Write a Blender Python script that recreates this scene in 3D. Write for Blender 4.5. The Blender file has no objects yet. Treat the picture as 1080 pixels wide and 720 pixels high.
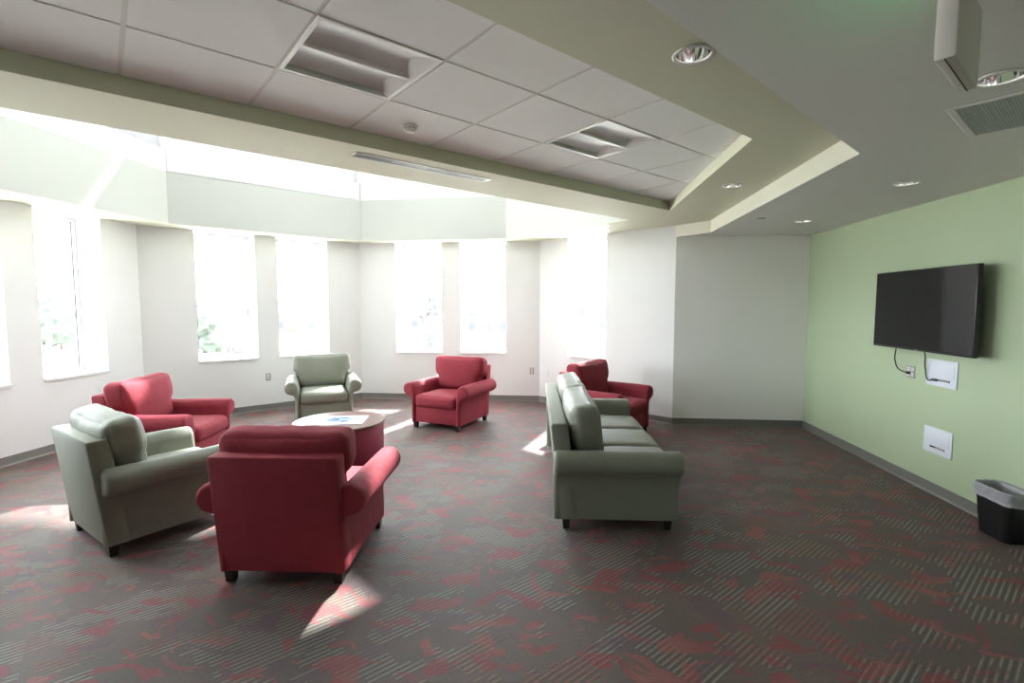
import bpy, bmesh, math, random
from math import sin, cos, pi, radians, atan2, hypot, sqrt
from mathutils import Vector, Matrix, noise
from mathutils.geometry import tessellate_polygon

random.seed(7)
SC = bpy.context.scene
COL = SC.collection

# ------------------------------------------------------------------ camera, sky, sun, exposure
SC.view_settings.view_transform = 'Standard'
SC.view_settings.look = 'None'
SC.view_settings.gamma = 1.0
SC.view_settings.use_curve_mapping = False
SC.view_settings.exposure = 1.54

cam = bpy.data.cameras.new('camera')
cam.sensor_width = 36.0
cam.lens = 36.0 * 525.0 / 1080.0
cam.clip_start = 0.05
cam.clip_end = 2000
cam_o = bpy.data.objects.new('camera', cam)
COL.objects.link(cam_o)
cam_o.location = (0, 0, 1.76)
cam_o.rotation_euler = (pi / 2 - math.atan(39.0 / 525.0), 0, radians(5.5))
SC.camera = cam_o

OPAL = 0.05
SKY_STRENGTH = 9.0
SUN_STRENGTH = 10.0
SUN_DIR = Vector((-0.28 * cos(radians(42.6)), -0.96 * cos(radians(42.6)), -sin(radians(42.6))))

world = bpy.data.worlds.new('hazy_sky')
SC.world = world
world.use_nodes = True
nt = world.node_tree
for n in list(nt.nodes):
    nt.nodes.remove(n)
wo = nt.nodes.new('ShaderNodeOutputWorld')
bg = nt.nodes.new('ShaderNodeBackground')
bg.inputs['Color'].default_value = (0.93, 0.97, 1.0, 1)
bg.inputs['Strength'].default_value = SKY_STRENGTH
nt.links.new(bg.outputs[0], wo.inputs[0])

sun = bpy.data.lights.new('sun', 'SUN')
sun.energy = SUN_STRENGTH
sun.angle = radians(1.5)
sun.color = (1.0, 0.97, 0.93)
sun_o = bpy.data.objects.new('sun', sun)
COL.objects.link(sun_o)
sun_o.rotation_euler = SUN_DIR.to_track_quat('-Z', 'Y').to_euler()
sun_o.location = (8, 30, 20)


# ------------------------------------------------------------------ materials
def mat(name, col, rough=0.6, metal=0.0, spec=0.5, emit=None, emit_s=0.0, var=0.0, var_scale=8.0, bump=0.0, bump_scale=400.0, crease=0.0):
    m = bpy.data.materials.new(name)
    m.use_nodes = True
    t = m.node_tree
    b = t.nodes['Principled BSDF']
    b.inputs['Base Color'].default_value = (*col, 1)
    b.inputs['Roughness'].default_value = rough
    b.inputs['Metallic'].default_value = metal
    b.inputs['Specular IOR Level'].default_value = spec
    if emit:
        b.inputs['Emission Color'].default_value = (*emit, 1)
        b.inputs['Emission Strength'].default_value = emit_s
    tc = None
    if var > 0 or bump > 0:
        tc = t.nodes.new('ShaderNodeTexCoord')
    if var > 0:
        nz = t.nodes.new('ShaderNodeTexNoise')
        nz.inputs['Scale'].default_value = var_scale
        nz.inputs['Detail'].default_value = 4
        t.links.new(tc.outputs['Object'], nz.inputs['Vector'])
        mx = t.nodes.new('ShaderNodeMix')
        mx.data_type = 'RGBA'
        mx.inputs['A'].default_value = (*[c * (1 - var) for c in col], 1)
        mx.inputs['B'].default_value = (*[min(1, c * (1 + var)) for c in col], 1)
        t.links.new(nz.outputs['Fac'], mx.inputs['Factor'])
        t.links.new(mx.outputs['Result'], b.inputs['Base Color'])
    if bump > 0:
        nz2 = t.nodes.new('ShaderNodeTexNoise')
        nz2.inputs['Scale'].default_value = bump_scale
        nz2.inputs['Detail'].default_value = 2
        t.links.new(tc.outputs['Object'], nz2.inputs['Vector'])
        bp = t.nodes.new('ShaderNodeBump')
        bp.inputs['Strength'].default_value = bump
        bp.inputs['Distance'].default_value = 0.002
        t.links.new(nz2.outputs['Fac'], bp.inputs['Height'])
        t.links.new(bp.outputs['Normal'], b.inputs['Normal'])
        if crease > 0:
            nz3 = t.nodes.new('ShaderNodeTexNoise')
            nz3.inputs['Scale'].default_value = 7.0
            nz3.inputs['Detail'].default_value = 3
            nz3.inputs['Distortion'].default_value = 1.2
            t.links.new(tc.outputs['Object'], nz3.inputs['Vector'])
            b3 = t.nodes.new('ShaderNodeBump')
            b3.inputs['Strength'].default_value = crease
            b3.inputs['Distance'].default_value = 0.02
            t.links.new(nz3.outputs['Fac'], b3.inputs['Height'])
            t.links.new(b3.outputs['Normal'], bp.inputs['Normal'])
    return m


M = {}
M['white_wall'] = mat('white_wall_paint', (0.70, 0.70, 0.695), 0.7, var=0.012, var_scale=1.5, bump=0.15, bump_scale=250)
M['lightened_wall'] = mat('lightened_white_wall_paint', (0.88, 0.87, 0.86), 0.6, var=0.012, var_scale=1.5, bump=0.15, bump_scale=250)  # same white paint as the bay, colour lifted in place of light
M['rear_wall'] = mat('rear_wall_paint', (0.74, 0.73, 0.71), 0.7)
M['green_wall'] = mat('green_wall_paint', (0.42, 0.505, 0.335), 0.6, var=0.012, var_scale=1.5, bump=0.15, bump_scale=250)
M['soffit'] = mat('pale_green_ceiling_paint', (0.66, 0.67, 0.525), 0.7, var=0.01, var_scale=1.5)
M['pocket'] = mat('pale_cove_paint', (0.53, 0.55, 0.505), 0.7)
M['ceil_white'] = mat('white_ceiling_paint', (0.80, 0.80, 0.78), 0.7, var=0.01, var_scale=1.0)
M['lantern'] = mat('bright_white_lantern_paint', (0.90, 0.90, 0.89), 0.7)
M['step'] = mat('cream_step_paint', (0.72, 0.71, 0.60), 0.7)
M['ceil_dry'] = mat('matte_drywall_paint', (0.76, 0.755, 0.755), 0.75, var=0.01, var_scale=1.0)
M['tile'] = mat('acoustic_tile', (0.88, 0.89, 0.89), 0.9, var=0.02, var_scale=3, bump=0.3, bump_scale=300)
M['tbar'] = mat('white_grid_metal', (0.75, 0.74, 0.72), 0.5)
M['base'] = mat('grey_vinyl_base', (0.17, 0.165, 0.15), 0.5)
M['frame'] = mat('white_window_frame', (0.58, 0.59, 0.60), 0.4)
M['sill'] = mat('white_solid_sill', (0.75, 0.76, 0.76), 0.35)
M['gasket'] = mat('dark_window_gasket', (0.06, 0.055, 0.08), 0.5)
M['red'] = mat('red_upholstery', (0.245, 0.029, 0.044), 0.8, spec=0.25, crease=0.4, var=0.08, var_scale=14, bump=0.35, bump_scale=600)
M['green'] = mat('grey_green_upholstery', (0.205, 0.216, 0.175), 0.55, spec=0.4, crease=0.22, var=0.05, var_scale=14, bump=0.3, bump_scale=600)
M['dark_wood'] = mat('dark_stained_wood', (0.018, 0.013, 0.011), 0.4, var=0.3, var_scale=30)
M['table_top'] = mat('brown_laminate', (0.16, 0.09, 0.075), 0.3, var=0.06, var_scale=20)
M['table_side'] = mat('red_drum_upholstery', (0.25, 0.022, 0.055), 0.5, var=0.05, var_scale=14)
M['screen'] = mat('black_glass_screen', (0.006, 0.006, 0.007), 0.06, spec=0.35)
M['black'] = mat('black_plastic', (0.015, 0.015, 0.016), 0.4)
M['bin'] = mat('black_bin_plastic', (0.010, 0.010, 0.011), 0.35, bump=0.2, bump_scale=300)
M['plate'] = mat('white_plastic', (0.72, 0.74, 0.82), 0.4)
M['plate_grey'] = mat('grey_plastic', (0.36, 0.35, 0.33), 0.45)
M['plate_cream'] = mat('pale_plastic', (0.72, 0.72, 0.70), 0.45)
M['slot'] = mat('dark_slot', (0.02, 0.02, 0.02), 0.6)
M['chrome'] = mat('polished_reflector', (0.85, 0.85, 0.85), 0.08, metal=1.0)
M['lamp'] = mat('frosted_lamp', (0.85, 0.85, 0.82), 0.5, emit=(1.0, 0.97, 0.9), emit_s=3.0)
M['trim_white'] = mat('white_enamel', (0.78, 0.78, 0.76), 0.35)
M['lens'] = mat('grey_diffuser_lens', (0.60, 0.60, 0.61), 0.45)
M['pan'] = mat('white_reflector_pan', (0.80, 0.80, 0.79), 0.35)
M['grille'] = mat('grey_grille_metal', (0.05, 0.045, 0.05), 0.5)
M['grille_light'] = mat('light_grille_metal', (0.12, 0.11, 0.125), 0.5)
M['vent'] = mat('blue_grey_grille', (0.40, 0.44, 0.45), 0.5)
M['exit_box'] = mat('beige_plastic_case', (0.68, 0.65, 0.61), 0.5)
M['exit_green'] = mat('green_lit_panel', (0.05, 0.4, 0.12), 0.5, emit=(0.05, 1.0, 0.22), emit_s=0.45)
M['paper'] = mat('white_paper', (0.60, 0.61, 0.65), 0.7, spec=0.2)
M['ink_blue'] = mat('blue_ink', (0.03, 0.10, 0.26), 0.6)
M['ink_black'] = mat('black_ink', (0.03, 0.03, 0.04), 0.4)
M['ink_pale'] = mat('pale_blue_ink', (0.22, 0.33, 0.48), 0.6)
M['grass'] = mat('pale_winter_grass', (0.52, 0.50, 0.44), 0.9, var=0.12, var_scale=0.05)
M['leaf'] = mat('dark_evergreen_foliage', (0.035, 0.046, 0.036), 0.8, var=0.4, var_scale=1.0)
M['leaf_pale'] = mat('bare_twig_crown', (0.05, 0.048, 0.053), 0.9, var=0.3, var_scale=1.0)
M['bark'] = mat('grey_bark', (0.12, 0.09, 0.07), 0.9)
M['ext_white'] = mat('pale_siding', (0.085, 0.085, 0.088), 0.8)
M['ext_brick'] = mat('red_brick_wall', (0.075, 0.05, 0.047), 0.9, var=0.15, var_scale=2)
M['ext_glass'] = mat('blue_window_glass', (0.015, 0.022, 0.032), 0.15)
M['ext_roof'] = mat('grey_roofing', (0.06, 0.06, 0.065), 0.8)
M['ext_red'] = mat('red_painted_metal', (0.09, 0.025, 0.02), 0.5)


def glass_material():
    m = bpy.data.materials.new('clear_window_glass')
    m.use_nodes = True
    t = m.node_tree
    t.nodes.remove(t.nodes['Principled BSDF'])
    out = t.nodes['Material Output']
    tr = t.nodes.new('ShaderNodeBsdfTransparent')
    tr.inputs['Color'].default_value = (0.96, 0.98, 0.98, 1)
    gl = t.nodes.new('ShaderNodeBsdfGlossy')
    gl.inputs['Roughness'].default_value = 0.02
    fr = t.nodes.new('ShaderNodeFresnel')
    fr.inputs['IOR'].default_value = 1.45
    mx = t.nodes.new('ShaderNodeMixShader')
    ge = t.nodes.new('ShaderNodeNewGeometry')
    fm = t.nodes.new('ShaderNodeMix')          # reflect on the outer skin only, the exit face just lets light through
    t.links.new(ge.outputs['Backfacing'], fm.inputs['Factor'])
    t.links.new(fr.outputs[0], fm.inputs['A'])
    fm.inputs['B'].default_value = 0.0
    t.links.new(fm.outputs['Result'], mx.inputs[0])
    t.links.new(tr.outputs[0], mx.inputs[1])
    t.links.new(gl.outputs[0], mx.inputs[2])
    t.links.new(mx.outputs[0], out.inputs['Surface'])
    return m


M['glass'] = glass_material()


def opal_material():
    m = bpy.data.materials.new('added_opal_glow')
    m.use_nodes = True
    t = m.node_tree
    t.nodes.remove(t.nodes['Principled BSDF'])
    tl_n = t.nodes.new('ShaderNodeBsdfTranslucent')
    tl_n.inputs['Color'].default_value = (OPAL, OPAL, OPAL, 1)
    t.links.new(tl_n.outputs[0], t.nodes['Material Output'].inputs['Surface'])
    return m


M['opal'] = opal_material()


def liner_material():
    m = bpy.data.materials.new('cloudy_plastic_film')
    m.use_nodes = True
    t = m.node_tree
    b = t.nodes['Principled BSDF']
    b.inputs['Base Color'].default_value = (0.62, 0.62, 0.66, 1)
    b.inputs['Roughness'].default_value = 0.3
    out = t.nodes['Material Output']
    tr = t.nodes.new('ShaderNodeBsdfTransparent')
    mx = t.nodes.new('ShaderNodeMixShader')
    mx.inputs[0].default_value = 0.5
    t.links.new(tr.outputs[0], mx.inputs[1])
    t.links.new(b.outputs[0], mx.inputs[2])
    t.links.new(mx.outputs[0], out.inputs['Surface'])
    return m


M['liner'] = liner_material()


def carpet_material():
    m = bpy.data.materials.new('patterned_carpet')
    m.use_nodes = True
    t = m.node_tree
    N, L = t.nodes, t.links
    b = N['Principled BSDF']
    b.inputs['Roughness'].default_value = 0.62
    b.inputs['Specular IOR Level'].default_value = 0.3
    tc = N.new('ShaderNodeTexCoord')
    sp = N.new('ShaderNodeSeparateXYZ')
    L.new(tc.outputs['Object'], sp.inputs[0])

    def math_(op, a, c=None, d=None):
        n = N.new('ShaderNodeMath')
        n.operation = op
        for i, v in enumerate((a, c, d)):
            if v is None:
                continue
            if isinstance(v, (int, float)):
                n.inputs[i].default_value = v
            else:
                L.new(v, n.inputs[i])
        return n.outputs[0]

    def comb(x, y, z=0.0):
        n = N.new('ShaderNodeCombineXYZ')
        for i, v in enumerate((x, y, z)):
            if isinstance(v, (int, float)):
                n.inputs[i].default_value = v
            else:
                L.new(v, n.inputs[i])
        return n.outputs[0]

    def nz(vec, scale, detail=2.0, dist=0.0, rough=0.5):
        n = N.new('ShaderNodeTexNoise')
        n.inputs['Scale'].default_value = scale
        n.inputs['Detail'].default_value = detail
        n.inputs['Distortion'].default_value = dist
        n.inputs['Roughness'].default_value = rough
        L.new(vec, n.inputs['Vector'])
        return n.outputs['Fac']

    def step(v, lo, hi):
        n = N.new('ShaderNodeMapRange')
        n.interpolation_type = 'SMOOTHSTEP'
        n.inputs['From Min'].default_value = lo
        n.inputs['From Max'].default_value = hi
        L.new(v, n.inputs['Value'])
        return n.outputs['Result']

    def mix(f, a, c):
        n = N.new('ShaderNodeMix')
        n.data_type = 'RGBA'
        if isinstance(f, (int, float)):
            n.inputs['Factor'].default_value = f
        else:
            L.new(f, n.inputs['Factor'])
        for k, v in (('A', a), ('B', c)):
            if isinstance(v, tuple):
                n.inputs[k].default_value = (*v, 1)
            else:
                L.new(v, n.inputs[k])
        return n.outputs['Result']

    X, Y = sp.outputs['X'], sp.outputs['Y']
    u = math_('MULTIPLY', math_('ADD', X, Y), 0.70711)
    v = math_('MULTIPLY', math_('SUBTRACT', Y, X), 0.70711)
    P = 0.031
    sv = math_('DIVIDE', v, P)
    vi = math_('FLOOR', sv)
    vf = math_('FRACT', sv)
    ui = math_('FLOOR', math_('DIVIDE', u, 0.055))
    uq = math_('MULTIPLY', ui, 0.055)
    vq = math_('MULTIPLY', vi, P)
    quant = comb(uq, vq)
    # ground colour with soft drifting tints
    tint = nz(comb(u, v, 3.1), 1.3, 3)
    tint2 = nz(comb(u, v, 9.7), 2.6, 3)
    basec = mix(step(tint, 0.40, 0.62), (0.118, 0.095, 0.084), (0.145, 0.107, 0.098))
    basec = mix(math_('MULTIPLY', step(tint2, 0.52, 0.70), 0.6), basec, (0.11, 0.105, 0.095))
    # short parallel dashes in drifts
    drift = nz(comb(uq, math_('MULTIPLY', vq, 1.0), 1.7), 3.0, 3, 0.8)
    dash_on = math_('GREATER_THAN', drift, 0.50)
    tri = math_('ABSOLUTE', math_('SUBTRACT', vf, 0.5))
    line = math_('SUBTRACT', 1.0, step(tri, 0.10, 0.22))
    groove = step(tri, 0.36, 0.46)
    dcol_n = nz(comb(uq, vq, 5.5), 1.7, 2)
    dcol = mix(step(dcol_n, 0.50, 0.60), (0.265, 0.265, 0.243), (0.28, 0.17, 0.11))
    dcol = mix(step(nz(comb(uq, vq, 15.5), 1.5, 2), 0.58, 0.64), dcol, (0.29, 0.085, 0.07))
    hi = math_('MULTIPLY', dash_on, line)
    lo = math_('MULTIPLY', dash_on, groove)
    c = mix(math_('MULTIPLY', lo, 0.5), basec, (0.055, 0.048, 0.043))
    c = mix(math_('MULTIPLY', hi, 0.7), c, dcol)
    # red and plum flecks: slanting leaf-like blotches
    wx = math_('ADD', X, math_('MULTIPLY', nz(comb(X, Y, 2.0), 2.0, 2), 0.5))
    wy = math_('ADD', Y, math_('MULTIPLY', nz(comb(X, Y, 7.0), 2.0, 2), 0.5))
    red_n = nz(comb(math_('MULTIPLY', wx, 4.6), math_('MULTIPLY', wy, 8.0), 0.0), 1.0, 3.5, 0.6)
    red = step(red_n, 0.56, 0.585)
    plum_n = nz(comb(math_('MULTIPLY', wx, 3.2), math_('MULTIPLY', wy, 7.0), 40.0), 1.0, 3.5, 0.6)
    plum = step(plum_n, 0.58, 0.61)
    c = mix(math_('MULTIPLY', plum, 0.75), c, (0.13, 0.088, 0.102))
    rc = mix(step(nz(comb(X, Y, 1.0), 3.0, 2), 0.45, 0.6), (0.26, 0.055, 0.066), (0.30, 0.10, 0.097))
    heather = step(nz(tc.outputs['Object'], 70.0, 3), 0.35, 0.6)
    red_f = math_('MULTIPLY', red, math_('ADD', 0.50, math_('MULTIPLY', heather, 0.34)))
    red_f = math_('MULTIPLY', red_f, math_('SUBTRACT', 1.0, math_('MULTIPLY', lo, 0.6)))
    c = mix(red_f, c, rc)
    # pile grain
    grain = nz(tc.outputs['Object'], 260.0, 2)
    g = N.new('ShaderNodeMix')
    g.data_type = 'RGBA'
    g.blend_type = 'MULTIPLY'
    g.inputs['Factor'].default_value = 0.55
    L.new(c, g.inputs['A'])
    gc = mix(step(math_('ADD', math_('MULTIPLY', grain, 0.6), math_('MULTIPLY', nz(tc.outputs['Object'], 60.0, 3), 0.4)), 0.3, 0.7), (0.5, 0.5, 0.5), (1.05, 1.05, 1.05))
    L.new(gc, g.inputs['B'])
    L.new(g.outputs['Result'], b.inputs['Base Color'])
    bp = N.new('ShaderNodeBump')
    bp.inputs['Strength'].default_value = 0.5
    bp.inputs['Distance'].default_value = 0.004
    L.new(math_('ADD', grain, math_('MULTIPLY', hi, 0.6)), bp.inputs['Height'])
    L.new(bp.outputs['Normal'], b.inputs['Normal'])
    return m


M['carpet'] = carpet_material()


# ------------------------------------------------------------------ helpers
def obj(name, bm, m, parent=None, smooth=False, loc=None, rot=None, auto=None):
    me = bpy.data.meshes.new(name)
    bmesh.ops.recalc_face_normals(bm, faces=bm.faces[:]) if auto != 'keep' else None
    bm.to_mesh(me)
    bm.free()
    me.materials.append(m)
    if smooth:
        for p in me.polygons:
            p.use_smooth = True
    o = bpy.data.objects.new(name, me)
    COL.objects.link(o)
    if smooth and auto is not None and auto != 'keep':
        me.set_sharp_from_angle(angle=radians(auto))
    if parent:
        o.parent = parent
    if loc is not None:
        o.location = loc
    if rot is not None:
        o.rotation_euler = rot
    return o


def tag(o, label, cat, group=None, kind=None):
    o['label'] = label
    o['category'] = cat
    if group:
        o['group'] = group
    if kind:
        o['kind'] = kind
    return o


def struct(o):
    o['kind'] = 'structure'
    return o


def thing(name, label, cat, loc=(0, 0, 0), rz=0.0, group=None):
    o = bpy.data.objects.new(name, None)
    o.empty_display_size = 0.1
    COL.objects.link(o)
    o.location = loc
    o.rotation_euler = (0, 0, rz)
    return tag(o, label, cat, group)


def copy_tree(o, parent=None):
    c = o.copy()
    COL.objects.link(c)
    if parent is not None:
        c.parent = parent
    for ch in [k for k in bpy.data.objects if k.parent is o]:
        copy_tree(ch, c)
    return c


def add_box(bm, x0, x1, y0, y1, z0, z1, bev=0.0, seg=2):
    r = bmesh.ops.create_cube(bm, size=1.0)
    vs = r['verts']
    for v in vs:
        v.co = Vector(((x0 + x1) / 2 + v.co.x * (x1 - x0), (y0 + y1) / 2 + v.co.y * (y1 - y0), (z0 + z1) / 2 + v.co.z * (z1 - z0)))
    if bev > 0:
        es = list({e for v in vs for e in v.link_edges})
        bmesh.ops.bevel(bm, geom=es, offset=bev, segments=seg, affect='EDGES', profile=0.5)
    return bm


def box(x0, x1, y0, y1, z0, z1, bev=0.0, seg=2):
    return add_box(bmesh.new(), x0, x1, y0, y1, z0, z1, bev, seg)


def add_lathe(bm, prof, n=32, c=(0, 0, 0), cap0=False, cap1=False, xform=None):
    rings = []
    for r, z in prof:
        ring = []
        for k in range(n):
            a = 2 * pi * k / n
            p = Vector((r * cos(a), r * sin(a), z))
            if xform is not None:
                p = xform @ p
            ring.append(bm.verts.new(p + Vector(c)))
        rings.append(ring)
    for a, b in zip(rings, rings[1:]):
        for k in range(n):
            bm.faces.new((a[k], a[(k + 1) % n], b[(k + 1) % n], b[k]))
    if cap0:
        bm.faces.new(rings[0][::-1])
    if cap1:
        bm.faces.new(rings[-1])
    return bm


def add_tube(bm, pts, r, n=8):
    pts = [Vector(p) for p in pts]
    rings = []
    for i, p in enumerate(pts):
        d = (pts[min(i + 1, len(pts) - 1)] - pts[max(i - 1, 0)]).normalized()
        a = d.cross(Vector((0, 0, 1)))
        if a.length < 1e-3:
            a = d.cross(Vector((1, 0, 0)))
        a.normalize()
        b = d.cross(a)
        rings.append([bm.verts.new(p + (a * cos(2 * pi * k / n) + b * sin(2 * pi * k / n)) * r) for k in range(n)])
    for q, s in zip(rings, rings[1:]):
        for k in range(n):
            bm.faces.new((q[k], q[(k + 1) % n], s[(k + 1) % n], s[k]))
    bm.faces.new(rings[0][::-1])
    bm.faces.new(rings[-1])
    return bm


def smooth_path(pts, n=8):
    pts = [Vector(p) for p in pts]
    out = []
    for i in range(len(pts) - 1):
        p0, p1, p2, p3 = pts[max(i - 1, 0)], pts[i], pts[i + 1], pts[min(i + 2, len(pts) - 1)]
        for k in range(n):
            t = k / n
            out.append(0.5 * ((2 * p1) + (p2 - p0) * t + (2 * p0 - 5 * p1 + 4 * p2 - p3) * t * t + (3 * p1 - p0 - 3 * p2 + p3) * t ** 3))
    out.append(pts[-1])
    return out


def prism_xy(bm, poly, z0, z1):
    a = [bm.verts.new((p[0], p[1], z0)) for p in poly]
    b = [bm.verts.new((p[0], p[1], z1)) for p in poly]
    n = len(poly)
    for i in range(n):
        bm.faces.new((a[i], a[(i + 1) % n], b[(i + 1) % n], b[i]))
    bm.faces.new(a[::-1])
    bm.faces.new(b)
    return bm


def flat_slab(outer, holes, z0, z1):
    """horizontal slab with holes, closed on every side"""
    bm = bmesh.new()
    loops = [outer] + holes
    flat = [p for l in loops for p in l]
    tris = tessellate_polygon([[Vector((p[0], p[1], 0)) for p in l] for l in loops])
    lo = [bm.verts.new((p[0], p[1], z0)) for p in flat]
    hi = [bm.verts.new((p[0], p[1], z1)) for p in flat]
    for t in tris:
        bm.faces.new([lo[i] for i in t])
        bm.faces.new([hi[i] for i in t])
    k = 0
    for l in loops:
        n = len(l)
        for i in range(n):
            a, b = k + i, k + (i + 1) % n
            bm.faces.new((lo[a], lo[b], hi[b], hi[a]))
        k += n
    return bm


def soft_box(w, d, h, r, puff=(0, 0, 0), cuts=9, wob=0.0, seed=0.0, wscale=6.0):
    """rounded cushion centred at origin; puff bulges the faces, wob wrinkles them"""
    bm = bmesh.new()
    bmesh.ops.create_cube(bm, size=2.0)
    bmesh.ops.subdivide_edges(bm, edges=bm.edges[:], cuts=cuts, use_grid_fill=True)
    H = Vector((w / 2, d / 2, h / 2))
    for v in bm.verts:
        c = v.co.copy()
        # denser towards the edges so the rounding stays smooth
        c = Vector([math.sin(k * pi / 2) if abs(k) < 1 else k for k in c])
        p = Vector((c.x * H.x, c.y * H.y, c.z * H.z))
        q = Vector([max(-(H[i] - r), min(H[i] - r, p[i])) for i in range(3)])
        dlt = p - q
        if dlt.length > 1e-9:
            p = q + dlt.normalized() * min(r, dlt.length) if dlt.length > r else q + dlt
            p = q + dlt.normalized() * r if max(abs(c.x), abs(c.y), abs(c.z)) > 0.999 else p
        k = Vector((1 - c.x ** 2, 1 - c.y ** 2, 1 - c.z ** 2))
        p.x += puff[0] * c.x * k.y * k.z
        p.y += puff[1] * c.y * k.x * k.z
        p.z += puff[2] * c.z * k.x * k.y
        if wob:
            s = Vector((p.x * wscale + seed, p.y * wscale, p.z * wscale))
            p += noise.noise_vector(s) * wob
        v.co = p
    return bm


# ------------------------------------------------------------------ room layout (metres; +Y runs along the green wall)
ZS = 2.885     # soffit
ZG = 2.725     # dropped drywall ceiling
ZT = 2.985     # tile tray
ZP = 3.60      # raised pocket by the windows
ZTOP = 3.75
pA0 = (-6.01, -7.0)
pAB = (-6.01, 6.63)
pBC = (-3.707, 8.98)
pCD = (-0.361, 8.98)
pCol = (1.649, 7.40)
pE = (3.475, 7.40)
pG = (3.475, -7.0)
room = [pA0, pG, pE, pCol, pCD, pBC, pAB]

bm = bmesh.new()
prism_xy(bm, [(-6.7, -7.4), (4.0, -7.4), (4.0, 8.2), (1.9, 8.2), (0.0, 9.7), (-4.1, 9.7), (-6.7, 7.1)], -0.25, 0.0)
struct(obj('floor', bm, M['carpet']))

WALL_T = 0.46
WINZ = (0.885, ZS)


def wall(name, p0, p1, m, opens=(), t=WALL_T, z1=ZTOP, ext=(0, 0), z0=0.0):
    """vertical wall from p0 to p1; its thickness goes to the left of travel (outside); opens = [(s0, s1, z0, z1)]"""
    d = Vector((p1[0] - p0[0], p1[1] - p0[1]))
    Ln = d.length
    d /= Ln
    nrm = Vector((-d.y, d.x))
    S = sorted({-ext[0], Ln + ext[1], *[o[0] for o in opens], *[o[1] for o in opens]})
    Z = sorted({z0, z1, *[o[2] for o in opens], *[o[3] for o in opens]})
    bm = bmesh.new()
    vc = {}

    def V(s, z, k):
        key = (round(s, 4), round(z, 4), k)
        if key not in vc:
            q = Vector(p0) + d * s + nrm * (t * k)
            vc[key] = bm.verts.new((q.x, q.y, z))
        return vc[key]

    def solid(i, j):
        if i < 0 or j < 0 or i >= len(S) - 1 or j >= len(Z) - 1:
            return False
        cs, cz = (S[i] + S[i + 1]) / 2, (Z[j] + Z[j + 1]) / 2
        return not any(o[0] < cs < o[1] and o[2] < cz < o[3] for o in opens)
    for i in range(len(S) - 1):
        for j in range(len(Z) - 1):
            if not solid(i, j):
                continue
            a, b, c, e = S[i], S[i + 1], Z[j], Z[j + 1]
            bm.faces.new((V(a, c, 0), V(b, c, 0), V(b, e, 0), V(a, e, 0)))
            bm.faces.new((V(a, c, 1), V(a, e, 1), V(b, e, 1), V(b, c, 1)))
            if not solid(i - 1, j):
                bm.faces.new((V(a, c, 0), V(a, e, 0), V(a, e, 1), V(a, c, 1)))
            if not solid(i + 1, j):
                bm.faces.new((V(b, c, 0), V(b, c, 1), V(b, e, 1), V(b, e, 0)))
            if not solid(i, j - 1):
                bm.faces.new((V(a, c, 0), V(a, c, 1), V(b, c, 1), V(b, c, 0)))
            if not solid(i, j + 1):
                bm.faces.new((V(a, e, 0), V(b, e, 0), V(b, e, 1), V(a, e, 1)))
    return struct(obj(name, bm, m))


def wdir(p0, p1):
    d = Vector((p1[0] - p0[0], p1[1] - p0[1])).normalized()
    return d, Vector((-d.y, d.x))


WZ0, WZ1 = WINZ
winA = [(2.3, 3.14), (3.5, 4.34), (9.83, 10.67), (11.03, 11.87), (12.23, 13.07)]             # along pA0 -> pAB; first three are unseen, added for fill light
winB = [(0.69, 1.53), (1.865, 2.695)]
winC = [(0.69, 1.545), (1.895, 2.735)]
winD = [(0.62, 1.385)]
wall('wall_left', pA0, pAB, M['white_wall'], [(a, b, WZ0, WZ1) for a, b in winA], ext=(0.46, 0.19))
wall('wall_bay_left', pAB, pBC, M['white_wall'], [(a, b, WZ0, WZ1) for a, b in winB], ext=(0.19, 0.19))
wall('wall_bay_far', pBC, pCD, M['white_wall'], [(a, b, WZ0, WZ1) for a, b in winC], ext=(0.19, 0.16))
wall('wall_bay_right', pCD, pCol, M['white_wall'], [(a, b, WZ0, WZ1) for a, b in winD], ext=(0.16, 0.0))
wall('wall_back', pCol, pE, M['lightened_wall'], t=0.2, ext=(-0.001, 0.2))
wall('wall_right', pE, pG, M['green_wall'], t=0.2, ext=(0.0, 0.2))
wall('wall_rear', pG, pA0, M['rear_wall'], t=0.2, ext=(0.0, 0.46))


def baseboard(name, p0, p1, e0=0.0, e1=0.0):
    d, n = wdir(p0, p1)
    L = hypot(p1[0] - p0[0], p1[1] - p0[1])
    bm = bmesh.new()
    # section: tall flat with a small cove toe
    sec = [(0.0, 0.0), (-0.022, 0.0), (-0.018, 0.006), (-0.010, 0.018), (-0.009, 0.098), (-0.005, 0.102), (0.0, 0.102)]
    ends = []
    for s in (-e0, L + e1):
        ring = []
        for off, z in sec:
            q = Vector(p0) + d * s + n * off
            ring.append(bm.verts.new((q.x, q.y, z)))
        ends.append(ring)
    k = len(sec)
    for i in range(k):
        bm.faces.new((ends[0][i], ends[0][(i + 1) % k], ends[1][(i + 1) % k], ends[1][i]))
    bm.faces.new(ends[0])
    bm.faces.new(ends[1][::-1])
    return struct(obj(name, bm, M['base']))


baseboard('baseboard_left', pA0, pAB)
baseboard('baseboard_bay_left', pAB, pBC)
baseboard('baseboard_bay_far', pBC, pCD)
baseboard('baseboard_bay_right', pCD, pCol, 0, 0.012)
baseboard('baseboard_back', pCol, pE, 0.012, 0)
baseboard('baseboard_right', pE, pG)
baseboard('baseboard_rear', pG, pA0)


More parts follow.
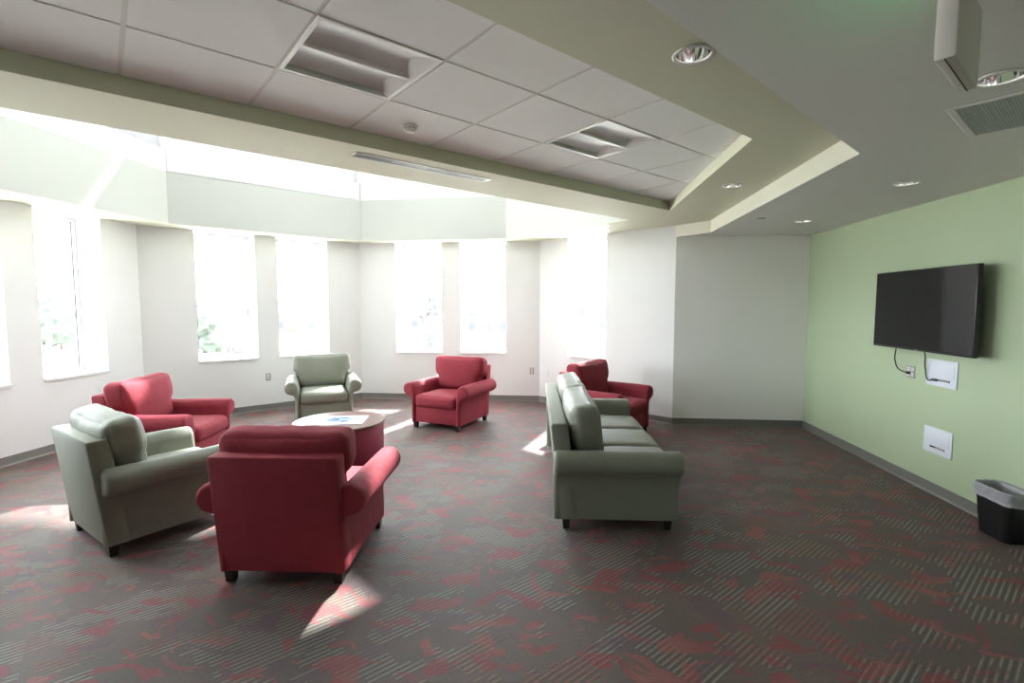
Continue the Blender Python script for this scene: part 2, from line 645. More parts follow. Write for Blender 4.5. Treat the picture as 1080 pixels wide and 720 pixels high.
# ------------------------------------------------------------------ windows
def window(k, p0, p1, s0, s1, portal=True):
    d, n = wdir(p0, p1)
    c = Vector(p0) + d * (s0 + s1) / 2
    W = s1 - s0
    root = bpy.data.objects.new('window_%d' % k, None)
    COL.objects.link(root)
    root.location = (c.x, c.y, WZ0)
    root.rotation_euler = (0, 0, atan2(d.y, d.x))      # local +Y = outside
    root['kind'] = 'structure'
    H = WZ1 - WZ0
    hw = W / 2
    yf0, yf1 = 0.35, 0.43
    f = bmesh.new()
    fw = 0.05
    add_box(f, -hw, -hw + fw, yf0, yf1, 0.0, H, 0.004, 1)
    add_box(f, hw - fw, hw, yf0, yf1, 0.0, H, 0.004, 1)
    add_box(f, -hw + fw, hw - fw, yf0, yf1, 0.0, fw, 0.004, 1)
    add_box(f, -hw + fw, hw - fw, yf0, yf1, H - fw, H, 0.004, 1)
    z_lo, z_hi = 1.63 - WZ0, 2.28 - WZ0
    obj('window_frame', f, M['frame'], root)
    mb = bmesh.new()
    add_box(mb, -hw + fw, hw - fw, yf0 + 0.025, yf1 - 0.02, z_lo - 0.017, z_lo + 0.017, 0.003, 1)
    add_box(mb, -hw + fw, hw - fw, yf0 + 0.035, yf1 - 0.025, z_hi - 0.008, z_hi + 0.008, 0.002, 1)
    add_box(mb, -0.011, 0.011, yf0 + 0.03, yf1 - 0.02, fw, z_lo - 0.017, 0.003, 1)
    obj('glazing_bar', mb, M['frame'], root)
    g = bmesh.new()
    add_box(g, -hw + fw, -hw + fw + 0.010, yf0 + 0.012, yf0 + 0.04, fw, H - fw)
    add_box(g, hw - fw - 0.010, hw - fw, yf0 + 0.012, yf0 + 0.04, fw, H - fw)
    gk = obj('gasket', g, M['gasket'], root)
    gk['label'] = 'thin dark seal along the window frame'
    gl = bmesh.new()
    add_box(gl, -hw + fw, hw - fw, yf0 + 0.045, yf0 + 0.051, fw, H - fw)
    obj('pane', gl, M['glass'], root)
    s = bmesh.new()
    add_box(s, -hw - 0.0, hw + 0.0, -0.028, yf0, -0.03, 0.006, 0.006, 2)
    obj('window_sill', s, M['sill'], root)
    if portal:
        la = bpy.data.lights.new('window_portal', 'AREA')
        la.shape = 'RECTANGLE'
        la.size = W - 2 * fw
        la.size_y = H - 2 * fw
        la.cycles.is_portal = True
        lo = bpy.data.objects.new('window_portal', la)
        COL.objects.link(lo)
        lo.parent = root
        lo.location = (0, yf1 + 0.01, H / 2)
        lo.rotation_euler = (-pi / 2, 0, 0)
    return root


k = 1
for (a, b), ws in (((pA0, pAB), winA), ((pAB, pBC), winB), ((pBC, pCD), winC), ((pCD, pCol), winD)):
    for s0, s1 in ws:
        window(k, a, b, s0, s1)
        k += 1

# ------------------------------------------------------------------ ceilings
gEdge0 = (-6.01, -5.12)
gEdge1 = (1.909, 3.475)
gEdge2 = (2.005, 7.0)
gEdge3 = (1.640, 7.407)
pocket = [(-5.49, 0.28), (0.90, 6.875), (-0.93, 8.60), (-3.55, 8.72), (-5.46, 6.57)]
tray = [(-4.6, -2.27), (1.30, 3.63), (1.30, 6.235), (-4.6, 0.335)]
GT = 0.0
def circ(x, y, r, n=32):
    return [(x + r * cos(2 * pi * k / n), y + r * sin(2 * pi * k / n)) for k in range(n)]


DL_SOFFIT = [(0.589, 2.40), (1.614, 4.993)]
DL_DRY = [(1.865, 2.39), (2.742, 4.334), (2.799, 6.157)]
soff_outer = [gEdge0, gEdge1, gEdge2, gEdge3, pCD, pBC, pAB]
struct(obj('ceiling_soffit', flat_slab(soff_outer, [pocket, tray] + [circ(x, y, 0.076) for x, y in DL_SOFFIT], ZS, ZS + 0.004), M['soffit']))
struct(obj('ceiling_drywall', flat_slab([gEdge0, (-6.01, -7.0), (3.475, -7.0), (3.475, 7.40), gEdge3, gEdge2, gEdge1], [circ(x, y, 0.076) for x, y in DL_DRY], ZG, ZG + 0.004), M['ceil_dry']))


def fascia(name, pts, z0, z1, m, closed=True, t=0.02):
    """thin upright band round an opening, its thickness outside the opening"""
    n = len(pts)
    bm = bmesh.new()
    cx = sum(p[0] for p in pts) / n
    cy = sum(p[1] for p in pts) / n
    cnt = n if closed else n - 1
    for i in range(cnt):
        a, b = Vector(pts[i]), Vector(pts[(i + 1) % n])
        d = (b - a).normalized()
        o = Vector((d.y, -d.x))
        if o.dot((a + b) / 2 - Vector((cx, cy))) < 0:
            o = -o
        q = [(a.x, a.y), (b.x, b.y), (b.x + o.x * t, b.y + o.y * t), (a.x + o.x * t, a.y + o.y * t)]
        prism_xy(bm, q, z0, z1)
    return struct(obj(name, bm, m))


fascia('trim_pocket_fascia', pocket, ZS + 0.004, ZP, M['pocket'])
fascia('trim_tray_fascia', tray, ZS + 0.004, ZT + 0.03, M['soffit'])
fascia('trim_ceiling_step', [gEdge1, gEdge2, gEdge3], ZG + 0.004, ZS, M['step'], closed=False, t=0.004)
struct(obj('ceiling_roof_slab', flat_slab([(-6.6, -7.4), (3.7, -7.4), (3.7, 7.6), (1.7, 7.7), (0, 9.6), (-4, 9.6), (-6.6, 7.2)], [pocket], ZP, ZP + 0.3), M['ceil_white']))

# lantern above the pocket: white upstand, a strip of clerestory glazing, white lid, plus added opal sheets
LZ0, LZ1, LTOP = 4.55, 5.05, 5.30
lan = [pocket[0], pocket[4], pocket[3], pocket[2], pocket[1]]
lan_names = ['wall_lantern_left', 'wall_lantern_bay_left', 'wall_lantern_far', 'wall_lantern_bay_right', 'wall_lantern_near']
for i in range(5):
    a, b = lan[i], lan[(i + 1) % 5]
    Ls = hypot(b[0] - a[0], b[1] - a[1])
    zb = LZ0
    ops = [(0.2, Ls - 0.2, zb, LZ1), (0.025, Ls - 0.025, ZP + 0.012, zb - 0.08)] if i < 4 else []
    wall(lan_names[i], a, b, M['lantern'], ops, t=0.12, z1=LTOP, z0=ZP, ext=(0.05, 0.05))
    if not ops:
        continue
    d, n = wdir(a, b)
    c = (Vector(a) + Vector(b)) / 2
    root = bpy.data.objects.new('window_%d' % k, None)
    COL.objects.link(root)
    root.location = (c.x, c.y, zb)
    root.rotation_euler = (0, 0, atan2(d.y, d.x))
    root['kind'] = 'structure'
    hw, H = (Ls - 0.4) / 2, LZ1 - zb
    f = bmesh.new()
    add_box(f, -hw, hw, 0.03, 0.08, 0, 0.03)
    add_box(f, -hw, hw, 0.03, 0.08, H - 0.03, H)
    nb = max(2, round(2 * hw / 1.2))
    for q in range(nb + 1):
        xx = -hw + 0.015 + (2 * hw - 0.03) * q / nb
        add_box(f, xx - 0.015, xx + 0.015, 0.03, 0.08, 0.03, H - 0.03)
    obj('window_frame', f, M['frame'], root)
    obj('pane', box(-hw + 0.02, hw - 0.02, 0.052, 0.058, 0.02, H - 0.02), M['glass'], root)
    ob = bmesh.new()
    hl_ = (Ls - 0.05) / 2 + 0.01
    vs = [ob.verts.new(p) for p in ((-hl_, 0.05, ZP - zb), (hl_, 0.05, ZP - zb), (hl_, 0.05, -0.06), (-hl_, 0.05, -0.06))]
    ob.faces.new(vs)
    obj('added_opal_sheet', ob, M['opal'], root)  # glowing band added so the upstand above the fascia renders white
    la = bpy.data.lights.new('window_portal', 'AREA')
    la.shape = 'RECTANGLE'
    la.size, la.size_y = 2 * hw - 0.04, H - 0.06
    la.cycles.is_portal = True
    lo = bpy.data.objects.new('window_portal', la)
    COL.objects.link(lo)
    lo.parent = root
    lo.location = (0, 0.1, H / 2)
    lo.rotation_euler = (-pi / 2, 0, 0)
    k += 1
lid = [(-5.75, -0.2), (1.25, 6.9), (-0.8, 8.95), (-3.7, 9.0), (-5.75, 6.7)]
sky_hole = [(-5.15, 1.05), (0.35, 6.72), (-1.08, 8.22), (-3.42, 8.30), (-5.12, 6.40)]
struct(obj('ceiling_lantern', flat_slab(lid, [sky_hole], LTOP - 0.01, LTOP + 0.12), M['ceil_white']))
sk_c = Vector((-2.9, 6.1))
root = bpy.data.objects.new('window_%d' % k, None)
COL.objects.link(root)
root.location = (sk_c.x, sk_c.y, LTOP)
root['kind'] = 'structure'
pn = bmesh.new()
pn.faces.new([pn.verts.new(((p[0] - sk_c.x) * 1.02, (p[1] - sk_c.y) * 1.02, 0.122)) for p in sky_hole])
obj('added_opal_sheet', pn, M['opal'], root)  # unseen skylight added to brighten the pocket and the floor below

# tiles: lay-in panels on a 45 degree grid, clipped to the tray
PU, PV = 0.63, 0.63
U0, V0 = 0.765, 2.222
R2 = sqrt(0.5)


def uv2xy(u, v):
    return ((u - v) * R2, (u + v) * R2)


def clip_poly(poly, axis_pt, nrm):
    out = []
    for i in range(len(poly)):
        a, b = poly[i], poly[(i + 1) % len(poly)]
        da = (a[0] - axis_pt[0]) * nrm[0] + (a[1] - axis_pt[1]) * nrm[1]
        db = (b[0] - axis_pt[0]) * nrm[0] + (b[1] - axis_pt[1]) * nrm[1]
        if da <= 0:
            out.append(a)
        if da * db < 0:
            f = da / (da - db)
            out.append((a[0] + f * (b[0] - a[0]), a[1] + f * (b[1] - a[1])))
    return out


def clip_tray(poly):
    for i in range(4):
        a, b = tray[i], tray[(i + 1) % 4]
        d = Vector((b[0] - a[0], b[1] - a[1])).normalized()
        poly = clip_poly(poly, a, (d.y, -d.x))
        if len(poly) < 3:
            return []
    return poly


TROFFERS = [(0, 0), (3, 0)]
tl = bmesh.new()
for i in range(-12, 9):
    for j in range(-2, 4):
        if (i, j) in TROFFERS:
            continue
        g = 0.010
        u0, u1, v0, v1 = U0 + i * PU + g, U0 + (i + 1) * PU - g, V0 + j * PV + g, V0 + (j + 1) * PV - g
        q = clip_tray([uv2xy(u0, v0), uv2xy(u1, v0), uv2xy(u1, v1), uv2xy(u0, v1)])
        if len(q) >= 3:
            prism_xy(tl, q, ZT, ZT + 0.02)
struct(obj('ceiling_tiles', tl, M['tile']))
gb = bmesh.new()
for i in range(-12, 9):
    for j in range(-2, 4):
        u0, u1, v0, v1 = U0 + i * PU, U0 + (i + 1) * PU, V0 + j * PV, V0 + (j + 1) * PV
        g = 0.0125
        for r in ((u0 - g, u0 + g, v0 + g, v1 - g), (u0 - g, u1 - g, v0 - g, v0 + g)):
            q = clip_tray([uv2xy(r[0], r[2]), uv2xy(r[1], r[2]), uv2xy(r[1], r[3]), uv2xy(r[0], r[3])])
            if len(q) >= 3:
                prism_xy(gb, q, ZT + 0.005, ZT + 0.018)
struct(obj('ceiling_grid', gb, M['tbar']))
struct(obj('ceiling_tray_deck', flat_slab(tray, [], ZT + 0.25, ZT + 0.28), M['ceil_white']))


# ------------------------------------------------------------------ armchairs and sofa
def arm_bm(xi, s, y0, y1):
    """rolled arm: xi = inner face distance from the centre line, s = side"""
    c = (xi + 0.105, 0.550)
    r = 0.095
    prof = [(xi, 0.085), (xi + 0.058, 0.085), (xi + 0.060, 0.20), (xi + 0.060, 0.32), (xi + 0.064, 0.40), (xi + 0.080, 0.445)]
    for k in range(17):
        a = radians(-72 + k * (262 - 0) / 16)
        prof.append((c[0] + r * cos(a), c[1] + r * sin(a)))
    prof += [(xi, 0.50), (xi, 0.38), (xi, 0.25)]
    cen = (xi + 0.06, 0.42)
    bm = bmesh.new()
    ys = [(y0, 0.030), (y0 + 0.006, 0.012), (y0 + 0.018, 0.003), (y0 + 0.035, 0.0)]
    n_mid = 10
    for k in range(1, n_mid):
        ys.append((y0 + 0.035 + (y1 - y0 - 0.07) * k / n_mid, 0.0))
    ys += [(y1 - 0.035, 0.0), (y1 - 0.018, 0.003), (y1 - 0.006, 0.012), (y1, 0.030)]
    # inset along the outline's own normals so the roll keeps its shape
    n = len(prof)
    nr = []
    for i in range(n):
        a, b = Vector(prof[i - 1]), Vector(prof[(i + 1) % n])
        d = (b - a).normalized()
        nr.append(Vector((-d.y, d.x)))
    rings = []
    for y, ins in ys:
        ring = []
        for i, (px, pz) in enumerate(prof):
            q = Vector((px, pz)) + nr[i] * ins
            if pz < 0.09:
                q.y = 0.085
            wob = noise.noise(Vector((px * 7 + s * 3, y * 7, pz * 7))) * 0.004
            ring.append(bm.verts.new((s * (q.x + wob), y, q.y + wob)))
        rings.append(ring)
    for a, b in zip(rings, rings[1:]):
        for i in range(n):
            bm.faces.new((a[i], a[(i + 1) % n], b[(i + 1) % n], b[i]))
    bm.faces.new(rings[0])
    bm.faces.new(rings[-1][::-1])
    return bm


def back_panel_bm(hw):
    prof = [(0.408, 0.085), (0.492, 0.823), (0.484, 0.838), (0.468, 0.842), (0.385, 0.842), (0.368, 0.838), (0.356, 0.823), (0.27, 0.085)]
    bm = bmesh.new()
    xs = [(-hw, 0.012), (-hw + 0.005, 0.004), (-hw + 0.014, 0.0), (hw - 0.014, 0.0), (hw - 0.005, 0.004), (hw, 0.012)]
    rings = []
    for x, ins in xs:
        ring = []
        for (y, z) in prof:
            ring.append(bm.verts.new((x, y - ins if y > 0.40 else y + ins, z - (ins if z > 0.8 else 0))))
        rings.append(ring)
    n = len(prof)
    for a, b in zip(rings, rings[1:]):
        for i in range(n):
            bm.faces.new((a[i], a[(i + 1) % n], b[(i + 1) % n], b[i]))
    bm.faces.new(rings[0])
    bm.faces.new(rings[-1][::-1])
    return bm


def back_cushion_bm(w_top, w_low, seed, h=0.50, d=0.22):
    bm = soft_box(w_top, d, h, 0.065, puff=(0.012, 0.045, 0.02), cuts=15, wob=0.011, seed=seed, wscale=6.5)
    for v in bm.verts:
        t = max(0.0, min(1.0, (v.co.z + 0.07) / 0.10))
        t = t * t * (3 - 2 * t)
        f = (w_low / w_top) * (1 - t) + t
        v.co.x *= f
        # pillow ears: the top corners stand a little proud, the middle sags
        u = v.co.x / (w_top / 2)
        if v.co.z > 0:
            v.co.z += (0.014 * u * u - 0.008) * (v.co.z / (h / 2))
        # creases running in from the top seam
        if v.co.z > 0.05:
            v.co.y += 0.006 * sin(u * 19 + seed * 3) * ((v.co.z - 0.05) / 0.2) * (1 if v.co.y > 0 else -1)
    bmesh.ops.rotate(bm, verts=bm.verts[:], cent=(0, 0, 0), matrix=Matrix.Rotation(radians(-9), 3, 'X'))
    return bm


def leg_bm(x, y):
    bm = bmesh.new()
    a = [(-0.024, -0.024), (0.024, -0.024), (0.024, 0.024), (-0.024, 0.024)]
    lo = [bm.verts.new((x + p[0], y + p[1], 0)) for p in a]
    hi = [bm.verts.new((x + p[0] * 1.3, y + p[1] * 1.3, 0.09)) for p in a]
    for i in range(4):
        bm.faces.new((lo[i], lo[(i + 1) % 4], hi[(i + 1) % 4], hi[i]))
    bm.faces.new(lo[::-1])
    bm.faces.new(hi)
    return bm


def seat_furniture(name, label, cat, m, H, n_seat, n_back, seeds, group=None, deep=0.0):
    """H = half width of the base"""
    t = thing(name, label, cat, group=group)
    xi = H - 0.062
    b = bmesh.new()
    add_box(b, -xi, xi, -0.455, 0.33, 0.085, 0.315, 0.012, 2)
    obj('base', b, m, t, smooth=True, auto=40)
    obj('backrest', back_panel_bm(H), m, t, smooth=True, auto=40)
    for s in (-1, 1):
        obj('arm', arm_bm(xi, s, -0.478 - deep * 0.6, 0.425 + deep), m, t, smooth=True, auto=50)
    ws = 2 * (xi - 0.004) / n_seat
    for k in range(n_seat):
        x = -xi + 0.004 + ws * (k + 0.5)
        bm = soft_box(ws - 0.004, 0.70 + deep, 0.175, 0.055, puff=(0.0, 0.014, 0.022), cuts=13, wob=0.006, seed=seeds + k * 5.3, wscale=7)
        obj('seat_cushion', bm, m, t, smooth=True, loc=(x, -0.145 - deep * 0.5, 0.392))
    wb = 2 * H / n_back
    for k in range(n_back):
        x = -H + wb * (k + 0.5)
        wt = wb - (0.01 if n_back > 1 else -0.03)
        low = 2 * (xi - 0.004) if n_back == 1 else wt - 0.06
        off = 0 if n_back == 1 else (0.028 if k == 0 else -0.028)
        bm = back_cushion_bm(wt, low, seeds + 11 + k * 3.7)
        if n_back > 1:
            for v in bm.verts:
                if v.co.z < 0.0:
                    v.co.x += off * max(0, min(1, (-v.co.z) / 0.08))
        obj('back_cushion', bm, m, t, smooth=True, loc=(x, 0.245 - deep, 0.715))
    lx = H - 0.05
    for x, y in ((-lx, -0.425), (lx, -0.425), (-lx, 0.365), (lx, 0.365)):
        lg = obj('leg', leg_bm(x, y), M['dark_wood'], t)
        lg['label'] = 'short dark wooden foot'
    return t


def place(o, x, y, deg, label=None):
    o.location = (x, y, 0)
    o.rotation_euler = (0, 0, radians(deg))
    if label:
        o['label'] = label
    return o


GRP = 'lounge armchairs round the drum table'
red0 = seat_furniture('armchair', 'red armchair nearest the viewer, seen from behind with its back panel facing us', 'armchair', M['red'], 0.40, 1, 1, 0.0, GRP)
place(red0, -1.755, 3.27, 183.4)
r2 = copy_tree(red0)
place(r2, -1.585, 7.20, -19.0, 'red armchair facing us on its own below the two far bay windows')
r3 = copy_tree(red0)
place(r3, -4.29, 5.01, 100.0, 'red armchair by the left wall, behind the grey green one, facing right')
r4 = copy_tree(red0)
place(r4, 0.62, 6.86, 56.5, 'red armchair beside the far end of the sofa, half hidden by it')
grn0 = seat_furniture('armchair', 'grey green armchair at left with its back turned, between two red ones', 'armchair', M['green'], 0.40, 1, 1, 2.6, GRP)
place(grn0, -3.245, 3.59, 150.5)
g2 = copy_tree(grn0)
place(g2, -3.66, 7.36, 28.0, 'grey green armchair facing us behind the drum table, under the left bay windows')

sofa = seat_furniture('sofa', 'long grey green sofa facing the television, its end towards us', 'sofa', M['green'], 1.027, 3, 2, 7.1, deep=0.045)
place(sofa, 0.372, 4.850, 93.0)

# ------------------------------------------------------------------ drum table and paper
TC = (-2.49, 5.37)
tb = thing('drum_table', 'round low drum table with a brown top in the ring of armchairs', 'table', (TC[0], TC[1], 0))
obj('drum', add_lathe(bmesh.new(), [(0.478, 0.0), (0.486, 0.012), (0.486, 0.20), (0.486, 0.405), (0.480, 0.418)], 72, cap0=True, cap1=True), M['table_side'], tb, smooth=True, auto=40)
top = obj('tabletop', add_lathe(bmesh.new(), [(0.484, 0.418), (0.496, 0.422), (0.498, 0.436), (0.493, 0.445)], 72, cap0=True, cap1=True), M['table_top'], tb, smooth=True, auto=40)


def sheet(name, w, d, z, dx, dy, rz, thick, label, cat, group):
    t = thing(name, label, cat, (TC[0] + dx, TC[1] + dy, z), rz, group)
    b = bmesh.new()
    add_box(b, -w / 2, w / 2, -d / 2, d / 2, 0, thick, 0.0008, 1)
    obj('pages', b, M['paper'], t)
    return t


def blob(bm, cx, cy, rx, ry, z, seed, n=22):
    vs = []
    for k in range(n):
        a = 2 * pi * k / n
        f = 1 + 0.35 * noise.noise(Vector((cos(a) * 1.5 + seed, sin(a) * 1.5, seed)))
        vs.append(bm.verts.new((cx + rx * f * cos(a), cy + ry * f * sin(a), z)))
    bm.faces.new(vs)


mg = sheet('magazine', 0.62, 0.42, 0.4452, -0.02, 0.0, radians(12), 0.004, 'open magazine with blue pictures lying on the drum table', 'magazine', None)
b = bmesh.new()
blob(b, -0.05, 0.02, 0.075, 0.10, 0.0043, 1.3)
blob(b, 0.04, 0.09, 0.09, 0.04, 0.0043, 4.1)
blob(b, 0.07, -0.06, 0.06, 0.05, 0.0043, 6.4)
p1 = obj('blue_picture', b, M['ink_blue'], mg, auto='keep')
b = bmesh.new()
blob(b, 0.11, 0.03, 0.06, 0.09, 0.0041, 2.3)
blob(b, -0.12, -0.05, 0.05, 0.07, 0.0041, 9.1)
obj('pale_picture', b, M['ink_pale'], mg, auto='keep')
bars = [(-0.255 + 0.012 * q, -0.247 + 0.012 * q, -0.15 + random.uniform(0, .03), 0.02 + random.uniform(0, .1)) for q in range(9)]
bars += [(x, x + 0.012, -0.02, 0.15) for x in (0.16, 0.20, 0.235)] + [(0.15, 0.26, -0.15, -0.13)]
for x0, x1, y0, y1 in bars:
    obj('printed_line', box(x0, x1, y0, y1, 0.0041, 0.0045), M['ink_black'], mg)

# ------------------------------------------------------------------ television, cables, plates on the green wall
XG = 3.475
tvA, tvB = Vector((3.365, 5.70)), Vector((3.325, 4.345))
tvc = (tvA + tvB) / 2
tvd = (tvB - tvA)
TVW = tvd.length
tv = thing('television', 'black flat television mounted on the green wall', 'television', (tvc.x, tvc.y, 1.325), atan2(tvd.y, tvd.x))
# local: +X towards the viewer's right, -Y into the room
TVH = 0.765
b = bmesh.new()
add_box(b, -TVW / 2, TVW / 2, -0.0, 0.038, 0.0, TVH, 0.004, 2)
obj('casing', b, M['black'], tv, smooth=True, auto=35)
b = bmesh.new()
add_box(b, -TVW / 2 + 0.012, TVW / 2 - 0.012, -0.002, 0.004, 0.020, TVH - 0.012)
obj('screen', b, M['screen'], tv)
b = bmesh.new()
add_box(b, -0.018, 0.018, -0.003, 0.002, 0.006, 0.013)
obj('badge', b, M['plate_grey'], tv)
b = bmesh.new()
add_box(b, -0.30, 0.30, 0.036, 0.062, 0.12, TVH - 0.2, 0.01, 2)
obj('rear_housing', b, M['black'], tv, smooth=True, auto=35)
b = bmesh.new()
add_box(b, -0.22, 0.22, 0.062, 0.078, 0.28, 0.34, 0.002, 1)
add_box(b, -0.22, 0.22, 0.062, 0.078, 0.44, 0.50, 0.002, 1)
add_box(b, -0.05, 0.05, 0.062, 0.124, 0.20, 0.58, 0.002, 1)
obj('wall_bracket', b, M['black'], tv)


def face_plate(name, label, cat, p, rz, w, h, m, group=None, kind='outlet'):
    """plate centred at p on a wall, local -Y into the room"""
    t = thing(name, label, cat, p, rz, group)
    b = bmesh.new()
    add_box(b, -w / 2, w / 2, -0.007, 0.0, -h / 2, h / 2, 0.003, 2)
    obj('plate', b, m, t, smooth=True, auto=35)
    return t


RG = -pi / 2     # on the green wall: local -Y points to -X
duplex = face_plate('wall_outlet', 'grey four gang power outlet on the green wall below the television', 'outlet', (XG, 5.262, 1.095), RG, 0.118, 0.125, M['plate_grey'])
for dx in (-0.026, 0.026):
    for dz in (-0.026, 0.026):
        so = obj('socket', box(dx - 0.017, dx + 0.017, -0.0095, -0.006, dz - 0.017, dz + 0.017, 0.004, 2), M['plate_cream'], duplex)
        for q in (-0.006, 0.006):
            obj('slot', box(dx + q - 0.0015, dx + q + 0.0015, -0.0100, -0.009, dz - 0.004, dz + 0.007), M['slot'], so)


def media_box(label, y, z, w, h):
    t = thing('media_box', label, 'wall box', (XG, y, z), RG, 'recessed white media boxes')
    b = bmesh.new()
    add_box(b, -w / 2, w / 2, -0.009, 0.0, -h / 2, h / 2, 0.006, 3)
    obj('cover', b, M['plate'], t, smooth=True, auto=35)
    b = bmesh.new()
    add_box(b, -w / 2 + 0.035, w / 2 - 0.03, -0.0125, -0.008, -h / 2 + 0.085, h / 2 - 0.03, 0.003, 2)
    obj('door', b, M['plate'], t, smooth=True, auto=35)
    b = bmesh.new()
    add_box(b, -w / 2 + 0.085, w / 2 - 0.075, -0.0105, -0.008, -h / 2 + 0.052, -h / 2 + 0.068)
    s = obj('cable_slot', b, M['slot'], t)
    b = bmesh.new()
    add_box(b, -w / 2 + 0.155, w / 2 - 0.085, -0.013, -0.008, -h / 2 + 0.055, -h / 2 + 0.064, 0.001, 1)
    obj('cable_brush', b, M['plate_grey'], t)
    return t


media_box('white media box on the green wall partly behind the television, with a cable', 4.862, 1.130, 0.365, 0.245)
media_box('white media box low on the green wall, left of the waste bin', 4.860, 0.500, 0.345, 0.240)

c1 = smooth_path([(3.368, 5.335, 1.318), (3.380, 5.36, 1.29), (3.405, 5.405, 1.21), (3.43, 5.40, 1.12), (3.455, 5.345, 1.085), (3.462, 5.285, 1.083)], 8)
b = add_tube(bmesh.new(), c1, 0.0055)
cb = thing('power_cable', 'black cable looping from the television to the grey outlet', 'cable', c1[0])
o = obj('cord', b, M['black'], cb)
o.location = -Vector(c1[0])
b = bmesh.new()
add_box(b, 3.446, 3.466, 5.262, 5.300, 1.070, 1.096, 0.004, 2)
o = obj('plug', b, M['black'], cb)
o.location = -Vector(c1[0])
c2 = smooth_path([(3.356, 4.925, 1.318), (3.382, 4.95, 1.285), (3.42, 5.005, 1.215), (3.448, 5.035, 1.15), (3.450, 5.02, 1.075), (3.450, 4.985, 1.052), (3.452, 4.955, 1.064)], 8)
cb = thing('video_cable', 'black cable dropping from the television to the upper white media box', 'cable', c2[0])
o = obj('cord', add_tube(bmesh.new(), c2, 0.0055), M['black'], cb)
o.location = -Vector(c2[0])
b = bmesh.new()
add_box(b, 3.444, 3.461, 4.895, 4.955, 1.056, 1.074, 0.004, 2)
o = obj('plug', b, M['black'], cb)
o.location = -Vector(c2[0])


# bay outlets
def wall_pt(p0, p1, s, z):
    d, n = wdir(p0, p1)
    q = Vector(p0) + d * s
    return (q.x, q.y, z), atan2(d.y, d.x)


for (a, bb), s, lab in (((pAB, pBC), 1.667, 'small grey outlet between the two left bay windows, near the seated corner'),
                        ((pBC, pCD), 3.205, 'small grey outlet right of the far bay windows')):
    p, rz = wall_pt(a, bb, s, 0.556)
    pl = face_plate('wall_outlet', lab, 'outlet', p, rz, 0.075, 0.118, M['plate_grey'])
    for dz in (-0.024, 0.024):
        so = obj('socket', box(-0.017, 0.017, -0.0095, -0.006, dz - 0.017, dz + 0.017, 0.005, 2), M['plate_cream'], pl)
        for q in (-0.006, 0.006):
            obj('slot', box(q - 0.0015, q + 0.0015, -0.0100, -0.009, dz - 0.003, dz + 0.007), M['slot'], so)
p, rz = wall_pt(pCD, pCol, 0.175, 0.541)
pl = face_plate('blank_plate', 'white blank cover plate low on the right bay wall beside the corner', 'cover plate', p, rz, 0.075, 0.118, M['plate_cream'])
for dz in (-0.04, 0.04):
    obj('screw', add_lathe(bmesh.new(), [(0.004, 0.0), (0.003, 0.0015)], 10, (0, -0.007, dz), cap1=True, xform=Matrix.Rotation(pi / 2, 3, 'X')), M['plate_grey'], pl)

# ------------------------------------------------------------------ waste bin with liner
BH = 0.375
BX, BY = 3.352, 4.005
bn = thing('waste_bin', 'black rectangular waste bin with a plastic liner against the green wall', 'waste bin', (BX, BY, 0))


def rrect(w, d, r, n=6):
    pts = []
    for cx, cy, a0 in ((w / 2 - r, d / 2 - r, 0), (-w / 2 + r, d / 2 - r, 90), (-w / 2 + r, -d / 2 + r, 180), (w / 2 - r, -d / 2 + r, 270)):
        for k in range(n + 1):
            a = radians(a0 + 90 * k / n)
            pts.append((cx + r * cos(a), cy + r * sin(a)))
    out = []
    for i, p in enumerate(pts):
        q = pts[(i + 1) % len(pts)]
        m = 10 if i % (n + 1) == n else 1      # extra points along the four straight sides
        for k in range(m):
            out.append((p[0] + (q[0] - p[0]) * k / m, p[1] + (q[1] - p[1]) * k / m))
    return out


def loft(levels, cap0=True, cap1=False, wob=0.0, seed=0.0):
    bm = bmesh.new()
    rings = []
    for (w, d, r, z) in levels:
        ring = []
        for (x, y) in rrect(w, d, r):
            v = Vector((x, y, z))
            if wob:
                nv = noise.noise_vector(Vector((x * 38 + seed, y * 38, z * 22))) * wob
                v += Vector((nv.x, nv.y, nv.z * 0.7))
            ring.append(bm.verts.new(v))
        rings.append(ring)
    n = len(rings[0])
    for a, b in zip(rings, rings[1:]):
        for i in range(n):
            bm.faces.new((a[i], a[(i + 1) % n], b[(i + 1) % n], b[i]))
    if cap0:
        bm.faces.new(rings[0][::-1])
    if cap1:
        bm.faces.new(rings[-1])
    return bm


obj('tub', loft([(0.150, 0.255, 0.035, 0.0), (0.156, 0.262, 0.04, 0.008), (0.196, 0.338, 0.045, BH - 0.012), (0.206, 0.348, 0.048, BH - 0.010),
                 (0.206, 0.348, 0.048, BH), (0.196, 0.338, 0.045, BH), (0.190, 0.332, 0.045, BH - 0.02), (0.148, 0.25, 0.035, 0.014)], True, True), M['bin'], bn, smooth=True, auto=40)
ln = obj('bin_liner', loft([(0.222, 0.366, 0.055, BH - 0.088), (0.230, 0.374, 0.057, BH - 0.084), (0.226, 0.370, 0.055, BH - 0.078), (0.216, 0.360, 0.052, BH - 0.072), (0.218, 0.362, 0.052, BH - 0.058), (0.217, 0.361, 0.052, BH - 0.042), (0.218, 0.362, 0.052, BH - 0.027), (0.216, 0.360, 0.052, BH - 0.012),
                            (0.213, 0.357, 0.052, BH + 0.003), (0.206, 0.350, 0.05, BH + 0.010), (0.190, 0.334, 0.048, BH + 0.006), (0.178, 0.318, 0.045, BH - 0.03), (0.165, 0.30, 0.04, BH - 0.12),
                            (0.150, 0.27, 0.04, BH - 0.2), (0.12, 0.22, 0.03, 0.10)], False, True, wob=0.009), M['liner'], bn, smooth=True)
ln['label'] = 'cloudy plastic bag folded over the rim of the bin'
